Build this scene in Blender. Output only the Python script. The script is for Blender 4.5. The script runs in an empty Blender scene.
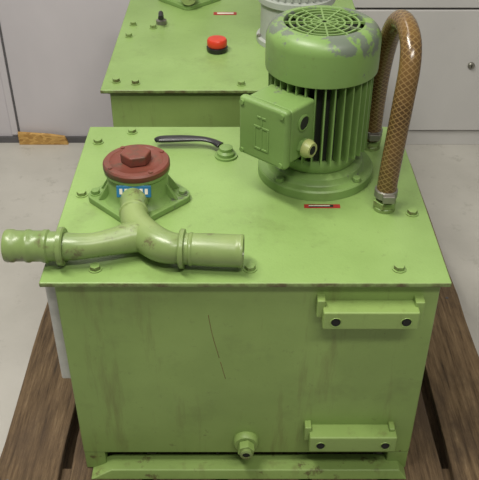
import bpy, math, random
from mathutils import Vector, Matrix
random.seed(4)
S=bpy.context.scene
try: S.view_settings.view_transform='Standard'
except Exception: pass

def lin(c):
    return tuple(((v/255)/12.92 if v/255<=0.04045 else ((v/255+0.055)/1.055)**2.4) for v in c)+(1,)

# ---------------- materials ----------------
def newmat(name):
    m=bpy.data.materials.new(name); m.use_nodes=True
    nt=m.node_tree; b=nt.nodes['Principled BSDF']
    return m,nt,b
def ramp(nt,stops):
    r=nt.nodes.new('ShaderNodeValToRGB')
    while len(r.color_ramp.elements)<len(stops): r.color_ramp.elements.new(0.5)
    for e,(p,c) in zip(r.color_ramp.elements,stops):
        e.position=p; e.color=c
    return r
def noise(nt,scale,detail=4,vec=None,rough=.55):
    n=nt.nodes.new('ShaderNodeTexNoise'); n.inputs['Scale'].default_value=scale
    n.inputs['Detail'].default_value=detail; n.inputs['Roughness'].default_value=rough
    if vec is not None: nt.links.new(vec,n.inputs['Vector'])
    return n
def coords(nt,scale=(1,1,1)):
    t=nt.nodes.new('ShaderNodeTexCoord'); m=nt.nodes.new('ShaderNodeMapping')
    m.inputs['Scale'].default_value=scale
    nt.links.new(t.outputs['Object'],m.inputs['Vector']); return m.outputs['Vector']
def mix(nt,fac,a,b):
    m=nt.nodes.new('ShaderNodeMix'); m.data_type='RGBA'
    for s,v in ((m.inputs[0],fac),(m.inputs[6],a),(m.inputs[7],b)):
        if hasattr(v,'node'): nt.links.new(v,s)
        else: s.default_value=v
    return m.outputs[2]
def paint(name,base,dark,wear,rough=.45,wearlo=.66,wearhi=.7,wscale=16,bump=.05,streak=0,edge=False,grad=None):
    m,nt,b=newmat(name); v=coords(nt)
    n1=noise(nt,5,6,v); r1=ramp(nt,[(.35,dark),(.62,base)]); nt.links.new(n1.outputs[0],r1.inputs[0])
    n2=noise(nt,wscale,8,v,.7); r2=ramp(nt,[(wearlo,(0,0,0,1)),(wearhi,(1,1,1,1))])
    src=n2.outputs[0]
    if grad:
        s=nt.nodes.new('ShaderNodeSeparateXYZ'); nt.links.new(v,s.inputs[0])
        mr=nt.nodes.new('ShaderNodeMapRange'); nt.links.new(s.outputs['Z'],mr.inputs['Value'])
        mr.inputs['From Min'].default_value=grad[0]; mr.inputs['From Max'].default_value=grad[1]
        mr.inputs['To Min'].default_value=0; mr.inputs['To Max'].default_value=grad[2]
        ad=nt.nodes.new('ShaderNodeMath'); nt.links.new(src,ad.inputs[0]); nt.links.new(mr.outputs[0],ad.inputs[1]); src=ad.outputs[0]
    nt.links.new(src,r2.inputs[0])
    c=mix(nt,r2.outputs[0],r1.outputs[0],wear)
    n4=noise(nt,60,6,v,.8); r4=ramp(nt,[(.60,(0,0,0,1)),(.76,(.6,.6,.6,1))]); nt.links.new(n4.outputs[0],r4.inputs[0])
    c=mix(nt,r4.outputs[0],c,lin((96,100,62)))
    n9=noise(nt,8,9,v,.72); r9=ramp(nt,[(.54,(0,0,0,1)),(.74,(.38,.38,.38,1))]); nt.links.new(n9.outputs[0],r9.inputs[0])
    c=mix(nt,r9.outputs[0],c,lin((92,100,56)))
    if streak:
        vs=coords(nt,(14,14,1.6)); n5=noise(nt,2.4,7,vs,.65); r5=ramp(nt,[(.56,(0,0,0,1)),(.76,(streak,streak,streak,1))]); nt.links.new(n5.outputs[0],r5.inputs[0])
        c=mix(nt,r5.outputs[0],c,lin((98,90,52)))
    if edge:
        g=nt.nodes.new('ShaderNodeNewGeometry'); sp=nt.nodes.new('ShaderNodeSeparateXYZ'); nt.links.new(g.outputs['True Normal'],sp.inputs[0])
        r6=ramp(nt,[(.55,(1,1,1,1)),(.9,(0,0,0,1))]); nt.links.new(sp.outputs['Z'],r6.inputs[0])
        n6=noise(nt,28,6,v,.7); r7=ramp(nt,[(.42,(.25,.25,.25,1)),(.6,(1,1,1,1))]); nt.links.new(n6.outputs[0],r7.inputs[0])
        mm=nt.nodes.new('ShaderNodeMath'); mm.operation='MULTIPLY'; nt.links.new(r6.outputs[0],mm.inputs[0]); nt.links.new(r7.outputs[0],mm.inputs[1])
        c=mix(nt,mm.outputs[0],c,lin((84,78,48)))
    nt.links.new(c,b.inputs['Base Color'])
    n8=noise(nt,9,5,v); r8=nt.nodes.new('ShaderNodeMapRange'); r8.inputs['To Min'].default_value=rough-.12; r8.inputs['To Max'].default_value=rough+.15
    nt.links.new(n8.outputs[0],r8.inputs['Value']); nt.links.new(r8.outputs[0],b.inputs['Roughness'])
    n3=noise(nt,150,3,v); bp=nt.nodes.new('ShaderNodeBump'); bp.inputs['Strength'].default_value=bump; bp.inputs['Distance'].default_value=.003
    nt.links.new(n3.outputs[0],bp.inputs['Height']); nt.links.new(bp.outputs[0],b.inputs['Normal'])
    return m
def plain(name,c,rough=.5,metal=0):
    m,nt,b=newmat(name); v=coords(nt); n=noise(nt,30,4,v)
    d=tuple(x*.75 for x in c[:3])+(1,)
    r=ramp(nt,[(.3,d),(.7,c)]); nt.links.new(n.outputs[0],r.inputs[0]); nt.links.new(r.outputs[0],b.inputs['Base Color'])
    b.inputs['Roughness'].default_value=rough; b.inputs['Metallic'].default_value=metal
    return m
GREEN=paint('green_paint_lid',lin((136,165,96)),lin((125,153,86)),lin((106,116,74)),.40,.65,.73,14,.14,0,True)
GREENF=paint('green_paint_body',lin((133,158,88)),lin((122,146,79)),lin((92,92,54)),.48,.69,.75,20,.10,.55,False,(.28,.16,.10))
GREENM=paint('green_paint_motor',lin((122,152,86)),lin((106,135,73)),lin((100,108,88)),.40,.62,.68,20)
GREENW=paint('green_paint_worn',lin((122,152,86)),lin((110,140,76)),lin((98,108,94)),.40,.615,.63,24,.05,0,False,(.255,.272,.10))
GREENP=paint('green_paint_pipe',lin((134,152,94)),lin((108,130,74)),lin((94,92,62)),.31,.57,.66,26)
RED=paint('red_cap_paint',lin((122,62,48)),lin((98,53,42)),lin((84,62,48)),.5,.52,.64,36)
REDB=plain('red_plastic',lin((205,58,32)),.35)
BLACK=plain('black_plastic',lin((30,30,32)),.3)
DARK=plain('dark_void',lin((14,16,12)),.8)
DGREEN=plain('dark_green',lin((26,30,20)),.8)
STEEL=plain('steel',lin((140,138,128)),.4,.6)
ALU=paint('aluminium_grey',lin((176,180,172)),lin((150,156,148)),lin((120,128,112)),.4)
WHITE=plain('white_plastic',lin((195,195,190)),.5)
BLUE=plain('blue_plate',lin((40,110,150)),.4)
CREAM=plain('label_white',lin((215,210,195)),.5)
RUST=plain('rust_mark',lin((116,90,54)),.8)
LABEL=plain('label_red',lin((160,45,42)),.5)
YEL=plain('gland_yellow',lin((160,168,105)),.4)

def wood():
    m,nt,b=newmat('pallet_wood')
    v=coords(nt,(22,1.3,22)); n=noise(nt,5,10,v,.75)
    r=ramp(nt,[(.32,lin((48,38,28))),(.44,lin((112,92,68))),(.58,lin((146,124,96))),(.75,lin((186,166,136)))]); nt.links.new(n.outputs[0],r.inputs[0])
    oi=nt.nodes.new('ShaderNodeObjectInfo'); r2=ramp(nt,[(0,lin((176,168,158))),(1,lin((240,234,224)))]); nt.links.new(oi.outputs['Random'],r2.inputs[0])
    mm=nt.nodes.new('ShaderNodeMix'); mm.data_type='RGBA'; mm.blend_type='MULTIPLY'; mm.inputs[0].default_value=1
    nt.links.new(r.outputs[0],mm.inputs[6]); nt.links.new(r2.outputs[0],mm.inputs[7])
    v2=coords(nt,(1,.5,1)); n2=noise(nt,9,8,v2,.7); r3=ramp(nt,[(.48,(0,0,0,1)),(.64,(.8,.8,.8,1))]); nt.links.new(n2.outputs[0],r3.inputs[0])
    c=mix(nt,r3.outputs[0],mm.outputs[2],lin((78,62,46)))
    nt.links.new(c,b.inputs['Base Color']); b.inputs['Roughness'].default_value=.8
    bp=nt.nodes.new('ShaderNodeBump'); bp.inputs['Strength'].default_value=.9; bp.inputs['Distance'].default_value=.006
    nt.links.new(n.outputs[0],bp.inputs['Height']); nt.links.new(bp.outputs[0],b.inputs['Normal'])
    return m
WOOD=wood()
def osb():
    m,nt,b=newmat('osb_chips'); v=coords(nt,(1,1,2))
    t=nt.nodes.new('ShaderNodeTexVoronoi'); t.inputs['Scale'].default_value=70; nt.links.new(v,t.inputs['Vector'])
    r=ramp(nt,[(0,lin((150,108,50))),(1,lin((205,165,95)))]); nt.links.new(t.outputs['Color'],r.inputs[0]); nt.links.new(r.outputs[0],b.inputs['Base Color'])
    return m
OSB=osb()
def floor_mat():
    m,nt,b=newmat('concrete_floor'); v=coords(nt)
    n=noise(nt,2.2,8,v,.6); r=ramp(nt,[(.3,lin((164,161,153))),(.7,lin((188,185,177)))]); nt.links.new(n.outputs[0],r.inputs[0])
    n2=noise(nt,14,9,v,.75); r2=ramp(nt,[(.56,(0,0,0,1)),(.8,(1,1,1,1))]); nt.links.new(n2.outputs[0],r2.inputs[0])
    c=mix(nt,r2.outputs[0],r.outputs[0],lin((134,130,120)))
    nt.links.new(c,b.inputs['Base Color']); b.inputs['Roughness'].default_value=.4
    return m
FLOOR=floor_mat()
def wall_mat(nm,c1,c2):
    m,nt,b=newmat(nm); v=coords(nt,(1,1,.6))
    n=noise(nt,3,5,v); r=ramp(nt,[(.3,c1),(.7,c2)]); nt.links.new(n.outputs[0],r.inputs[0])
    n2=noise(nt,40,7,v,.75); r2=ramp(nt,[(.64,(0,0,0,1)),(.8,(.6,.6,.6,1))]); nt.links.new(n2.outputs[0],r2.inputs[0])
    c=mix(nt,r2.outputs[0],r.outputs[0],lin((140,136,134)))
    nt.links.new(c,b.inputs['Base Color'])
    b.inputs['Roughness'].default_value=.45; return m
WALL=wall_mat('wall_panel_grey',lin((182,178,182)),lin((196,191,195)))
CAB=wall_mat('cabinet_grey',lin((182,180,178)),lin((196,194,191)))
SEAM=plain('seam_dark',lin((92,90,92)),.7)
def hose_mat():
    m,nt,b=newmat('braided_hose')
    uv=nt.nodes.new('ShaderNodeUVMap'); uv.uv_map='UVMap'
    outs=[]
    for sx,sy in ((9,1),(-9,1)):
        d=nt.nodes.new('ShaderNodeVectorMath'); d.operation='DOT_PRODUCT'; nt.links.new(uv.outputs[0],d.inputs[0]); d.inputs[1].default_value=(sx,sy*110,0)
        f=nt.nodes.new('ShaderNodeMath'); f.operation='FRACT'; nt.links.new(d.outputs['Value'],f.inputs[0])
        l=nt.nodes.new('ShaderNodeMath'); l.operation='LESS_THAN'; l.inputs[1].default_value=.22; nt.links.new(f.outputs[0],l.inputs[0]); outs.append(l.outputs[0])
    mx=nt.nodes.new('ShaderNodeMath'); mx.operation='MAXIMUM'; nt.links.new(outs[0],mx.inputs[0]); nt.links.new(outs[1],mx.inputs[1])
    v=coords(nt); n=noise(nt,14,4,v); rr=ramp(nt,[(.35,lin((76,57,32))),(.65,lin((104,79,44)))]); nt.links.new(n.outputs[0],rr.inputs[0])
    c=mix(nt,mx.outputs[0],rr.outputs[0],lin((122,99,62)))
    nt.links.new(c,b.inputs['Base Color']); b.inputs['Roughness'].default_value=.2
    b.inputs['Subsurface Weight'].default_value=.12; b.inputs['Subsurface Radius'].default_value=(.02,.012,.004); b.inputs['Subsurface Scale'].default_value=.3
    return m
HOSE=hose_mat()

# ---------------- geometry helpers ----------------
def empty(name,loc=(0,0,0)):
    e=bpy.data.objects.new(name,None); S.collection.objects.link(e); e.location=loc; e.empty_display_size=.05; return e
def mk(name,verts,faces,mat,parent=None,smooth=False,bevel=0,M=None,uvs=None,autos=True):
    me=bpy.data.meshes.new(name)
    if M is not None: verts=[M@Vector(v) for v in verts]
    me.from_pydata([tuple(v) for v in verts],[],faces); me.update()
    import bmesh
    bm=bmesh.new(); bm.from_mesh(me); bmesh.ops.recalc_face_normals(bm,faces=bm.faces)
    if smooth:
        for f in bm.faces: f.smooth=True
        for e in bm.edges:
            if len(e.link_faces)==2 and e.calc_face_angle(0)>math.radians(38): e.smooth=False
    bm.to_mesh(me); bm.free()
    me.materials.append(mat)
    o=bpy.data.objects.new(name,me); S.collection.objects.link(o)
    if parent: o.parent=parent
    if bevel:
        b=o.modifiers.new('bevel','BEVEL'); b.width=bevel; b.segments=3; b.limit_method='ANGLE'
        if not smooth:
            for p in me.polygons: p.use_smooth=True
            w=o.modifiers.new('wn','WEIGHTED_NORMAL')
    return o
def box(name,x0,x1,y0,y1,z0,z1,mat,parent=None,bevel=.002,M=None):
    v=[(x,y,z) for x in(x0,x1) for y in(y0,y1) for z in(z0,z1)]
    f=[(0,1,3,2),(4,6,7,5),(0,4,5,1),(2,3,7,6),(0,2,6,4),(1,5,7,3)]
    return mk(name,v,f,mat,parent,False,bevel,M)
def multi_box(name,boxes,mat,parent=None,bevel=0):
    V=[];F=[]
    for bx in boxes:
        (x0,x1,y0,y1,z0,z1),M=bx
        n=len(V)
        vs=[Vector((x,y,z)) for x in(x0,x1) for y in(y0,y1) for z in(z0,z1)]
        V+=[M@q for q in vs] if M is not None else vs
        F+=[tuple(n+i for i in f) for f in [(0,1,3,2),(4,6,7,5),(0,4,5,1),(2,3,7,6),(0,2,6,4),(1,5,7,3)]]
    return mk(name,V,F,mat,parent,False,bevel)
def lathe(name,prof,mat,parent=None,M=None,seg=48,smooth=True,closed=False,bevel=0):
    V=[];F=[]
    for r,z in prof:
        for i in range(seg):
            a=2*math.pi*i/seg; V.append((r*math.cos(a),r*math.sin(a),z))
    n=len(prof)
    for j in range(n-1 if not closed else n):
        k=(j+1)%n
        for i in range(seg):
            F.append((j*seg+i,j*seg+(i+1)%seg,k*seg+(i+1)%seg,k*seg+i))
    if not closed:
        F.append(tuple(range(seg))[::-1]); F.append(tuple((n-1)*seg+i for i in range(seg)))
    return mk(name,V,F,mat,parent,smooth,bevel,M)
def prism(name,pts,z0,z1,mat,parent=None,M=None,bevel=.001,smooth=False):
    n=len(pts); V=[(x,y,z0) for x,y in pts]+[(x,y,z1) for x,y in pts]
    F=[tuple(range(n))[::-1],tuple(range(n,2*n))]+[(i,(i+1)%n,n+(i+1)%n,n+i) for i in range(n)]
    return mk(name,V,F,mat,parent,smooth,bevel,M)
def T(x,y,z): return Matrix.Translation((x,y,z))
def aim(loc,d):
    q=Vector(d).normalized().to_track_quat('Z','Y'); return Matrix.Translation(loc)@q.to_matrix().to_4x4()
def hexpts(r,rot=0,n=6): return [(r*math.cos(rot+i*2*math.pi/n),r*math.sin(rot+i*2*math.pi/n)) for i in range(n)]
def catmull(P,sub=10):
    P=[Vector(p) for p in P]; Q=[P[0]*2-P[1]]+P+[P[-1]*2-P[-2]]; out=[]
    for i in range(1,len(Q)-2):
        for s in range(sub):
            t=s/sub; a,b,c,d=Q[i-1],Q[i],Q[i+1],Q[i+2]
            out.append(.5*((2*b)+(c-a)*t+(2*a-5*b+4*c-d)*t*t+(3*b-a-3*c+d)*t**3))
    out.append(P[-1]); return out
def tube(name,P,R,mat,parent=None,seg=24,sub=10):
    if not isinstance(R,(list,tuple)): R=[R]*len(P)
    P4=catmull([(*p,) for p in P],sub)
    RR=[v[0] for v in catmull([(r,0,0) for r in R],sub)]
    V=[];F=[];UV=[];n=len(P4); L=0; Ls=[]
    up=None
    for i in range(n):
        t=(P4[min(i+1,n-1)]-P4[max(i-1,0)]).normalized()
        if i: L+=(P4[i]-P4[i-1]).length
        Ls.append(L)
        if up is None:
            up=Vector((0,0,1)) if abs(t.z)<.9 else Vector((0,1,0))
        up=(up-t*up.dot(t)).normalized(); s=t.cross(up)
        for k in range(seg):
            a=2*math.pi*k/seg; V.append(P4[i]+(s*math.cos(a)+up*math.sin(a))*RR[i])
    for i in range(n-1):
        for k in range(seg):
            F.append((i*seg+k,i*seg+(k+1)%seg,(i+1)*seg+(k+1)%seg,(i+1)*seg+k))
            UV+=[(k/seg,Ls[i]),((k+1)/seg,Ls[i]),((k+1)/seg,Ls[i+1]),(k/seg,Ls[i+1])]
    F.append(tuple(range(seg))[::-1]); UV+=[(0,0)]*seg
    F.append(tuple((n-1)*seg+i for i in range(seg))); UV+=[(0,0)]*seg
    me=bpy.data.meshes.new(name); me.from_pydata([tuple(v) for v in V],[],F); me.update()
    l=me.uv_layers.new(name='UVMap')
    for i,u in enumerate(UV): l.data[i].uv=u
    for p in me.polygons: p.use_smooth=len(p.vertices)==4
    me.materials.append(mat); o=bpy.data.objects.new(name,me); S.collection.objects.link(o)
    if parent: o.parent=parent
    return o
def bolt(name,x,y,z,mat,parent,r=.0088,h=.008,d=(0,0,1)):
    M=aim((x,y,z),d)
    lathe(name+'_washer',[(r*1.25,-.0005),(r*1.25,.0015)],mat,parent,M,24)
    prism(name,hexpts(r,random.random()),.0015,h,mat,parent,M,.0008)
    
LZ=.58
# ---------------- room ----------------
box('floor',-4,4,-3,1.5,-.1,0,FLOOR,None,0)
wb=box('wall_back',-4,4,1.5,1.62,0,2.7,WALL,None,0)
tr=empty('trim_1')
multi_box('panel_seams',[((x-.003,x+.003,1.497,1.5,.03,2.69),None) for x in(-2.9,-1.9,-.775,.05)],SEAM,tr)
multi_box('panel_battens',[((-.80,-.778,1.492,1.4995,.03,2.69),None)],WALL,tr,.002)
bb=empty('baseboard_back')
multi_box('skirting_strip',[((-4,.1,1.49,1.4995,.0,.022),None)],SEAM,bb)
cb=empty('metal_cabinet')
box('plinth',.1,1.6,1.478,1.499,0,.055,CAB,cb,.001)
box('shadow_gap',.1,1.6,1.485,1.499,.055,.062,SEAM,cb,0)
box('lower_door',.1,1.6,1.465,1.499,.062,.482,CAB,cb,.003)
box('door_gap',.1,1.6,1.485,1.499,.482,.489,SEAM,cb,0)
box('upper_door',.1,1.6,1.465,1.499,.489,1.7,CAB,cb,.003)
lathe('lock',[(.011,0),(.011,.006),(.008,.009)],STEEL,cb,aim((.745,1.465,.30),(0,-1,0)),24)
box('keyhole',.7438,.7462,1.4545,1.457,.296,.304,DARK,cb,0)
ob=prism('osb_offcut',[(-.775,0.0),(-.605,0.0),(-.615,.03),(-.665,.038),(-.775,.046)],-.012,0,OSB,None,Matrix(((1,0,0,0),(0,0,1,1.488),(0,1,0,.0),(0,0,0,1))),.001)

# ---------------- pallet ----------------
pal=empty('wooden_pallet')
x=-.47; ws=[.125,.14,.12,.14,.13,.105,.128]
gap=(.99-sum(ws))/6
for i,w in enumerate(ws):
    dy=random.uniform(-.012,.012); dz=random.uniform(-.001,0)
    n=14; L=[];Rr=[]
    for k in range(n+1):
        yy=-.10+dy+1.25*k/n
        L.append((x+random.uniform(0,.004),yy)); Rr.append((x+w-random.uniform(0,.004),yy))
    prism('deck_board_%d'%i,L[::-1]+Rr,.098,.12+dz,WOOD,pal,None,.003)
    for yy in(-.03,.52,1.08):
        for xx in (x+.03,x+w-.03):
            lathe('nail_%d_%d_%d'%(i,int(yy*100),int(xx*1000)),[(.0038,.1185),(.0038,.1208)],SEAM,pal,T(xx,yy+random.uniform(-.015,.015),0),10)
    x+=w+gap
for i,y in enumerate((-.09,.46,1.02)):
    box('cross_board_%d'%i,-.468,.518,y,y+.12,.078,.0978,WOOD,pal,.003)
    for j,xx in enumerate((-.465,-.05,.375)):
        box('block_%d_%d'%(i,j),xx,xx+.14,y,y+.12,.02,.0778,WOOD,pal,.003)
for j,xx in enumerate((-.465,-.05,.375)):
    box('bottom_runner_%d'%j,xx,xx+.14,-.09,1.14,0,.0198,WOOD,pal,.002)

# ---------------- tank ----------------
def tank(yo,depth,xo=0):
    t=empty('hydraulic_tank',(xo,0,0))
    box('lid',-.316,.318,yo,yo+depth,LZ-.009,LZ,GREEN,t,.0025)
    box('lid_gap_shade',-.300,.308,yo+.008,yo+depth-.010,LZ-.0125,LZ-.0088,DARK,t,0)  # near-black strip, paints in the shadow line in the gap under the lid
    box('body',-.297,.306,yo+.012,yo+depth-.012,.165,LZ-.0125,GREENF,t,.004)
    multi_box('corner_legs',[((a,b,c,d,.121,.166),None) for a,b in((-.296,-.258),(.267,.305)) for c,d in((yo+.013,yo+.06),(yo+depth-.06,yo+depth-.013))],GREENF,t,.002)
    V=[(-.285,yo-.014,.121),(.303,yo-.014,.121),(.288,yo-.008,.141),(-.245,yo-.008,.141),
       (-.285,yo+.03,.121),(.303,yo+.03,.121),(.288,yo+.03,.141),(-.245,yo+.03,.141)]
    mk('base_rail_front',V,[(0,1,2,3),(4,7,6,5),(0,4,5,1),(3,2,6,7),(0,3,7,4),(1,5,6,2)],GREENF,t,False,.002)
    box('base_rail_left',-.285,-.262,yo+.03,yo+depth-.03,.121,.141,GREENF,t,.002)
    box('base_rail_right',.272,.295,yo+.03,yo+depth-.03,.121,.141,GREENF,t,.002)
    return t
t1=tank(0,.51)
for i,(bx,by) in enumerate([(-.234,.035),(.0085,.035),(.242,.035),(-.289,.443),(-.226,.485),(-.29,.25),(.290,.19),(.283,.40),(.06,.485),(.22,.487)]):
    bolt('lid_bolt_%d'%i,bx,by,LZ,GREEN,t1)
def hbar(nm,x0,x1,z0,z1,t):
    box(nm,x0,x1,-.020,.013,z0,z1,GREENF,t,.003)
    for k,xx in enumerate((x0+.02,x1-.02)):
        zc=(z0+z1)/2-.002
        lathe(nm+'_hole_ring_%d'%k,[(.0075,0),(.009,.001),(.0095,0)],GREENF,t,aim((xx,-.020,zc),(0,-1,0)),24)
        lathe(nm+'_hole_%d'%k,[(.0066,-.002),(.0066,.0012)],DARK,t,aim((xx,-.020,zc),(0,-1,0)),24)
hbar('mounting_bar_upper',.122,.272,.502,.537,t1)
box('bar_end_left',.113,.126,-.006,.013,.515,.549,GREENF,t1,.002)
box('bar_end_right',.266,.281,-.006,.013,.508,.546,GREENF,t1,.002)
hbar('mounting_bar_lower',.116,.271,.207,.245,t1)
box('bar_end_left_lower',.108,.12,-.006,.013,.222,.255,GREENF,t1,.002)
box('bar_end_right_lower',.258,.268,-.006,.013,.225,.252,GREENF,t1,.002)
M=aim((.004,.013,.202),(0,-1,0))
lathe('drain_boss',[(.023,0),(.023,.010),(.020,.014)],GREENF,t1,M)
prism('drain_hex',hexpts(.016,.3),.014,.030,GREENF,t1,M,.0015)
lathe('drain_tip',[(.011,.03),(.011,.036),(.007,.037),(.007,.033)],GREENP,t1,M)
lathe('drain_hole',[(.007,.033),(.007,.0345)],DARK,t1,M)
for i,P in enumerate([[(-.058,.0120,.505),(-.052,.0120,.46),(-.042,.0120,.41)],[(-.04,.0120,.40),(-.032,.0120,.36)]]):
    tube('scratch_%d'%i,P,.0005,RUST,t1,6,4)
box('side_gauge_box',-.319,-.297,.035,.085,.335,.556,WHITE,t1,.004)
box('label_frame',.105,.168,.207,.218,LZ,LZ+.001,LABEL,t1,0)
box('label_text',.113,.156,.209,.216,LZ+.001,LZ+.0015,DGREEN,t1,0)
box('label_strip',.113,.150,.2115,.2135,LZ+.0015,LZ+.0018,CREAM,t1,0)

# ---------------- motor ----------------
def motor(ax,ay,mat,matw):
    m=empty('electric_motor',(ax,ay,LZ))
    lathe('mounting_flange',[(.1065,0.0005),(.1065,.016),(.104,.019),(.090,.019),(.088,.021),(.086,.030),(.080,.034),(.07,.034)],mat,m,None,64)
    lathe('end_shield',[(.07,.034),(.074,.040),(.076,.054),(.073,.060)],mat,m,None,64)
    lathe('stator_core',[(.068,.056),(.068,.222)],DGREEN,m,None,64)  # core coloured almost black, shade between the fins painted in
    fins=[]
    N=34
    for i in range(N):
        a=2*math.pi*(i+.5)/N
        fins.append(((.066,.091,-.0013,.0013,.062,.218),Matrix.Rotation(a,4,'Z')))
    multi_box('cooling_fins',fins,mat,m)
    prof=[(.0925,.212),(.0965,.210),(.097,.214),(.097,.262)]
    for k in range(1,9):
        a=k/8*math.pi/2*.93; prof.append((.072+.025*math.cos(a),.262+.026*math.sin(a)))
    prof+=[(.068,.2885),(.0665,.286),(.0665,.28),(.07,.276),(.093,.26),(.0925,.212)]
    lathe('fan_cover',prof,matw,m,None,64,True,True)
    lathe('fan_dark',[(.070,.268),(.070,.270)],DARK,m,None,48)
    for k,r in enumerate((.010,.022,.034,.046,.058)):
        w=.0017
        lathe('grille_ring_%d'%k,[(r-w,.284),(r+w,.284),(r+w,.287),(r-w,.287)],mat,m,None,48,True,True)
    sp=[((-.0665,.0665,-.0015,.0015,.2835,.2875),Matrix.Rotation(i*math.pi/6,4,'Z')) for i in range(6)]
    multi_box('grille_spokes',sp,mat,m)
    u=Vector((-.66,-.75,0)).normalized(); s=Vector((-u.y,u.x,0))
    R=Matrix(((s.x,u.x,0,0),(s.y,u.y,0,0),(0,0,1,0),(0,0,0,1)))@T(0,.004,0)
    box('terminal_box',-.047,.047,.072,.137,.092,.190,mat,m,.006,R)
    box('terminal_lid',-.051,.051,.1372,.155,.088,.195,mat,m,.007,R)
    multi_box('lid_emblem',[((-.016,.016,.1545,.1562,.110,.114),R),((-.016,.016,.1545,.1562,.150,.154),R),((-.002,.002,.1545,.1562,.11,.172),R),((-.016,-.012,.1545,.1562,.112,.15),R),((.012,.016,.1545,.1562,.112,.15),R),((-.009,.009,.1545,.1562,.168,.172),R)],mat,m,.0008)
    for k,(px,pz) in enumerate([(-.042,.097),(.042,.097),(-.042,.186),(.042,.186)]):
        p=s*px+u*.1585; lathe('lid_screw_%d'%k,[(.0045,0),(.0045,.003)],mat,m,aim((p.x,p.y,pz),u),16)
    sd=s if s.y<0 else -s
    e=sd*.047+u*.108
    lathe('knockout',[(.015,-.001),(.015,.002),(.012,.003),(.012,.001)],mat,m,aim((e.x,e.y,.158),sd),32)
    lathe('knockout_dark',[(.0115,0),(.0115,.0015)],DGREEN,m,aim((e.x,e.y,.158),sd),32)
    g=e
    lathe('gland_base',[(.015,-.001),(.015,.008)],mat,m,aim((g.x,g.y,.114),sd),6,False)
    lathe('gland_nut',[(.016,.008),(.016,.014),(.0125,.022),(.008,.022),(.007,.017)],YEL,m,aim((g.x,g.y,.114),sd),32)
    lathe('gland_hole',[(.007,.0175),(.007,.0225)],DARK,m,aim((g.x,g.y,.114),sd),24)
    for i in range(4):
        a=math.pi/4+i*math.pi/2
        prism('flange_bolt_%d'%i,hexpts(.008),.019,.027,mat,m,T(.097*math.cos(a),.097*math.sin(a),0),.0008)
    return m
motor(.133,.335,GREENM,GREENW)

# ---------------- hose ----------------
h=empty('hydraulic_hose')
hp=[(.244,.207,.605),(.2455,.208,.65),(.25,.212,.71),(.256,.22,.78),(.262,.235,.832),(.264,.262,.863),(.261,.300,.876),(.256,.335,.868),(.252,.37,.830),(.25,.40,.76),(.25,.418,.68),(.25,.425,.60)]
tube('hose_tube',hp,.0172,HOSE,h,32,14)
for i,(fx,fy) in enumerate(((.244,.207),(.25,.425))):
    lathe('hose_nipple_%d'%i,[(.019,.0),(.019,.006),(.015,.010),(.015,.02)],GREEN,h,T(fx,fy,LZ+.0005),32)
    prism('hose_nut_%d'%i,hexpts(.021,.2),.008,.019,GREEN,h,T(fx,fy,LZ),.001)
    lathe('hose_clamp_%d'%i,[(.0182,.026),(.0198,.027),(.0198,.040),(.0182,.041)],STEEL,h,T(fx,fy,LZ),40)
    box('clamp_screw_%d'%i,fx-.009,fx+.011,fy-.028,fy-.018,LZ+.027,LZ+.040,STEEL,h,.001)

# ---------------- filter ----------------
def rounded_diamond(R,rr,n=8):
    pts=[]
    for q in range(4):
        a=q*math.pi/2; cx,cy=(R-rr)*math.cos(a),(R-rr)*math.sin(a)
        for k in range(n+1):
            b=a-math.pi/4*.9+k/n*math.pi/2*.9; pts.append((cx+rr*math.cos(b),cy+rr*math.sin(b)))
    return pts
zc=LZ+.0335
def filt(cx,cy):
    f=empty('filter_housing',(cx,cy,LZ))
    prism('base_plate',rounded_diamond(.090,.022),.0003,.012,GREENM,f,None,.002)
    lathe('bowl',[(.062,.012),(.057,.016),(.053,.024),(.053,.058),(.0565,.062),(.0565,.067)],GREENM,f)
    for q in range(4):
        a=q*math.pi/2
        for dq,sg in((-.28,0),(.28,1)):
            M=Matrix.Rotation(a+dq,4,'Z')
            V=[(.050,-.003,.012),(.072,-.003,.012),(.050,-.003,.048),(.050,.003,.012),(.072,.003,.012),(.050,.003,.048)]
            if q!=3: mk('gusset_%d_%d'%(q,sg),V,[(0,1,2),(3,5,4),(0,3,4,1),(1,4,5,2),(0,2,5,3)],GREENM,f,False,.001,M)
        if q!=3: bolt('base_bolt_%d'%q,.077*math.cos(a),.077*math.sin(a),.012,STEEL if q%2 else GREENM,f,.008,.008)
    tube('outlet_neck',[(-.001,-.045,.036),(-.001,-.06,.0357),(.0005,-.078,.0365),(.003,-.095,.0375)],[.024,.0235,.0215,.0215],GREENP,f,32)
    lathe('cap',[(.056,.067),(.0575,.069),(.0575,.077),(.055,.080),(.046,.0805),(.044,.079),(.026,.079)],RED,f,None,64)
    prism('cap_hex',hexpts(.027,.25),.079,.097,RED,f,None,.003)
    for i in range(4):
        a=i*math.pi/2+.6
        lathe('cap_pin_%d'%i,[(.004,0.079),(.004,.082)],RED,f,T(.05*math.cos(a),.05*math.sin(a),0),12)
    return f
f1=filt(-.185,.236)
Mt=T(0,-.056,.052)@Matrix.Rotation(math.radians(-20),4,'X')
box('tag_plate',-.029,.029,-.003,0,-.010,.010,BLUE,f1,.0008,Mt)
multi_box('tag_text',[((-.024+i*.0085,-.019+i*.0085,-.0034,-.003,-.0045,.005),Mt) for i in range(6)],CREAM,f1)
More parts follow.
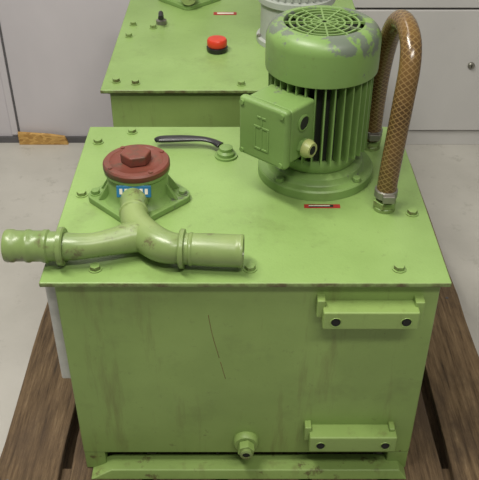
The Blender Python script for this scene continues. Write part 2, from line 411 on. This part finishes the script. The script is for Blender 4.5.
# ---------------- pipe tee ----------------
p=empty('pipe_branch_fitting')
tube('outlet_pipe',[(-.182,.1405,zc+.004),(-.178,.118,zc+.003),(-.162,.085,zc),(-.138,.058,zc),(-.118,.0465,zc),(-.10,.044,zc)],[.0215,.023,.027,.027,.0255,.0235],GREENP,p,32)
tube('left_branch',[(-.285,.0495,zc),(-.262,.0495,zc),(-.235,.053,zc),(-.205,.063,zc),(-.175,.075,zc),(-.15,.075,zc)],[.0225,.021,.0195,.0215,.025,.022],GREENP,p,32)
lathe('neck_collar',[(.0215,0),(.0240,.0015),(.0240,.006),(.0215,.008)],GREENP,p,aim((-.182,.1405,zc+.004),(.1,-1,0)),40)
Ml=aim((-.372,.0515,zc),(1,-.02,0))
lathe('left_hose_stub',[(.019,.004),(.020,0),(.025,.0),(.0262,.003),(.0262,.012),(.0245,.016),(.0245,.030),(.0262,.033),(.0262,.038),(.0245,.041),(.0245,.056),(.0262,.060),(.0262,.066),(.0235,.069),(.0235,.082),(.030,.083),(.0305,.090),(.0285,.0925),(.0225,.0925)],GREENP,p,Ml,48)
lathe('left_bore',[(.019,.0035),(.019,.005)],DARK,p,Ml,32)
Mr=aim((-.002,.037,zc),(-1,.07,0))
lathe('right_hose_stub',[(.021,.004),(.0215,0),(.0255,0),(.0265,.002),(.0265,.006),(.0255,.0075),(.0258,.012),(.0258,.060),(.025,.078),(.0265,.080),(.0265,.083),(.0248,.085),(.0248,.090),(.031,.0915),(.0315,.097),(.029,.0995),(.0225,.0995)],GREENP,p,Mr,48)
lathe('right_bore',[(.021,.0035),(.021,.005)],DARK,p,Mr,32)

# ---------------- lever ----------------
l=empty('lever_handle')
g=tube('grip',[(-.172,.424,.026),(-.162,.4245,.030),(-.14,.4245,.032),(-.11,.424,.034),(-.08,.420,.036),(-.06,.412,.035),(-.045,.400,.031)],[.007,.0105,.011,.010,.0078,.0075,.0095],BLACK,l,20)
g.scale=(1,1,.5); g.location.z=LZ+.002
lathe('hub',[(.017,.0005),(.017,.010),(.013,.014),(.013,.020),(.009,.022)],GREENM,l,T(-.034,.388,LZ),32)
lathe('hub_plate',[(.022,.0003),(.022,.004)],GREENM,l,T(-.034,.388,LZ),32)

# ---------------- second unit ----------------
Y2=.682
t2=tank(Y2,.60,-.004)
for i,(bx,by) in enumerate([(-.285,Y2+.045),(-.24,Y2+.035),(-.285,Y2+.40),(.0,Y2+.03),(-.23,1.06),(-.287,1.0)]):
    bolt('lid_bolt_%d'%i,bx,by,LZ,GREEN,t2,.0085,.009)
box('label_frame',-.075,-.012,1.155,1.175,LZ,LZ+.001,LABEL,t2,0)
box('label_text',-.065,-.02,1.160,1.170,LZ+.001,LZ+.0015,CREAM,t2,0)
a=empty('aluminium_motor_housing',(.133,.985,LZ))
lathe('bell',[(.098,.0005),(.098,.012),(.090,.015),(.088,.03),(.088,.10),(.096,.104),(.096,.118),(.088,.122),(.086,.20),(.075,.225),(.04,.235)],ALU,a,None,64)
multi_box('bell_ribs',[((.087,.093,-.002,.002,.125,.195),Matrix.Rotation(i*math.pi/16,4,'Z')) for i in range(32)],ALU,a)
for i in range(8):
    an=i*math.pi/4+.2
    prism('bell_bolt_%d'%i,hexpts(.006),.012,.019,STEEL,a,T(.0935*math.cos(an),.0935*math.sin(an),0),.0006)
filt(-.150,1.28)
k=empty('red_breather_knob')
lathe('knob_base',[(.024,.0005),(.026,.004),(.026,.012),(.022,.014)],BLACK,k,T(-.063,.905,LZ),32)
lathe('knob_cap',[(.023,.014),(.0245,.017),(.0245,.028),(.022,.032),(.01,.0335)],REDB,k,T(-.063,.905,LZ),32)
v=empty('toggle_valve')
lathe('valve_base',[(.014,.0005),(.014,.01),(.008,.012),(.006,.03)],STEEL,v,T(-.215,1.09,LZ),24)
tube('valve_lever',[(-.215,1.09,LZ+.028),(-.214,1.075,LZ+.034),(-.212,1.05,LZ+.03)],[.005,.006,.007],BLACK,v,16)

# ---------------- lights ----------------
def area(name,loc,size,sy,e,col,tgt):
    d=bpy.data.lights.new(name,'AREA'); d.shape='RECTANGLE'; d.size=size; d.size_y=sy; d.energy=e; d.color=col
    o=bpy.data.objects.new(name,d); S.collection.objects.link(o); o.location=loc
    o.rotation_euler=(Vector(tgt)-Vector(loc)).to_track_quat('-Z','Y').to_euler()
area('ceiling_light_a',(-.7,-.1,2.6),1.2,.2,48,(1,.965,.88),(-.2,.3,.5))
area('ceiling_light_b',(.5,-1.2,2.6),1.2,.2,30,(1,.965,.88),(.2,.3,.4))
area('ceiling_light_c',(-.4,1.0,2.6),1.5,.3,10,(1,.96,.9),(-.3,1.0,0))
w=bpy.data.worlds.new('world'); S.world=w; w.use_nodes=True
w.node_tree.nodes['Background'].inputs[0].default_value=(1,.975,.93,1); w.node_tree.nodes['Background'].inputs[1].default_value=.21

# ---------------- camera ----------------
c=bpy.data.cameras.new('camera'); co=bpy.data.objects.new('camera',c); S.collection.objects.link(co)
c.sensor_fit='HORIZONTAL'; c.sensor_width=36; c.lens=784/479*36
co.location=(-.008,-.932,1.339); co.rotation_euler=(math.radians(54),0,0); c.clip_start=.01
S.camera=co
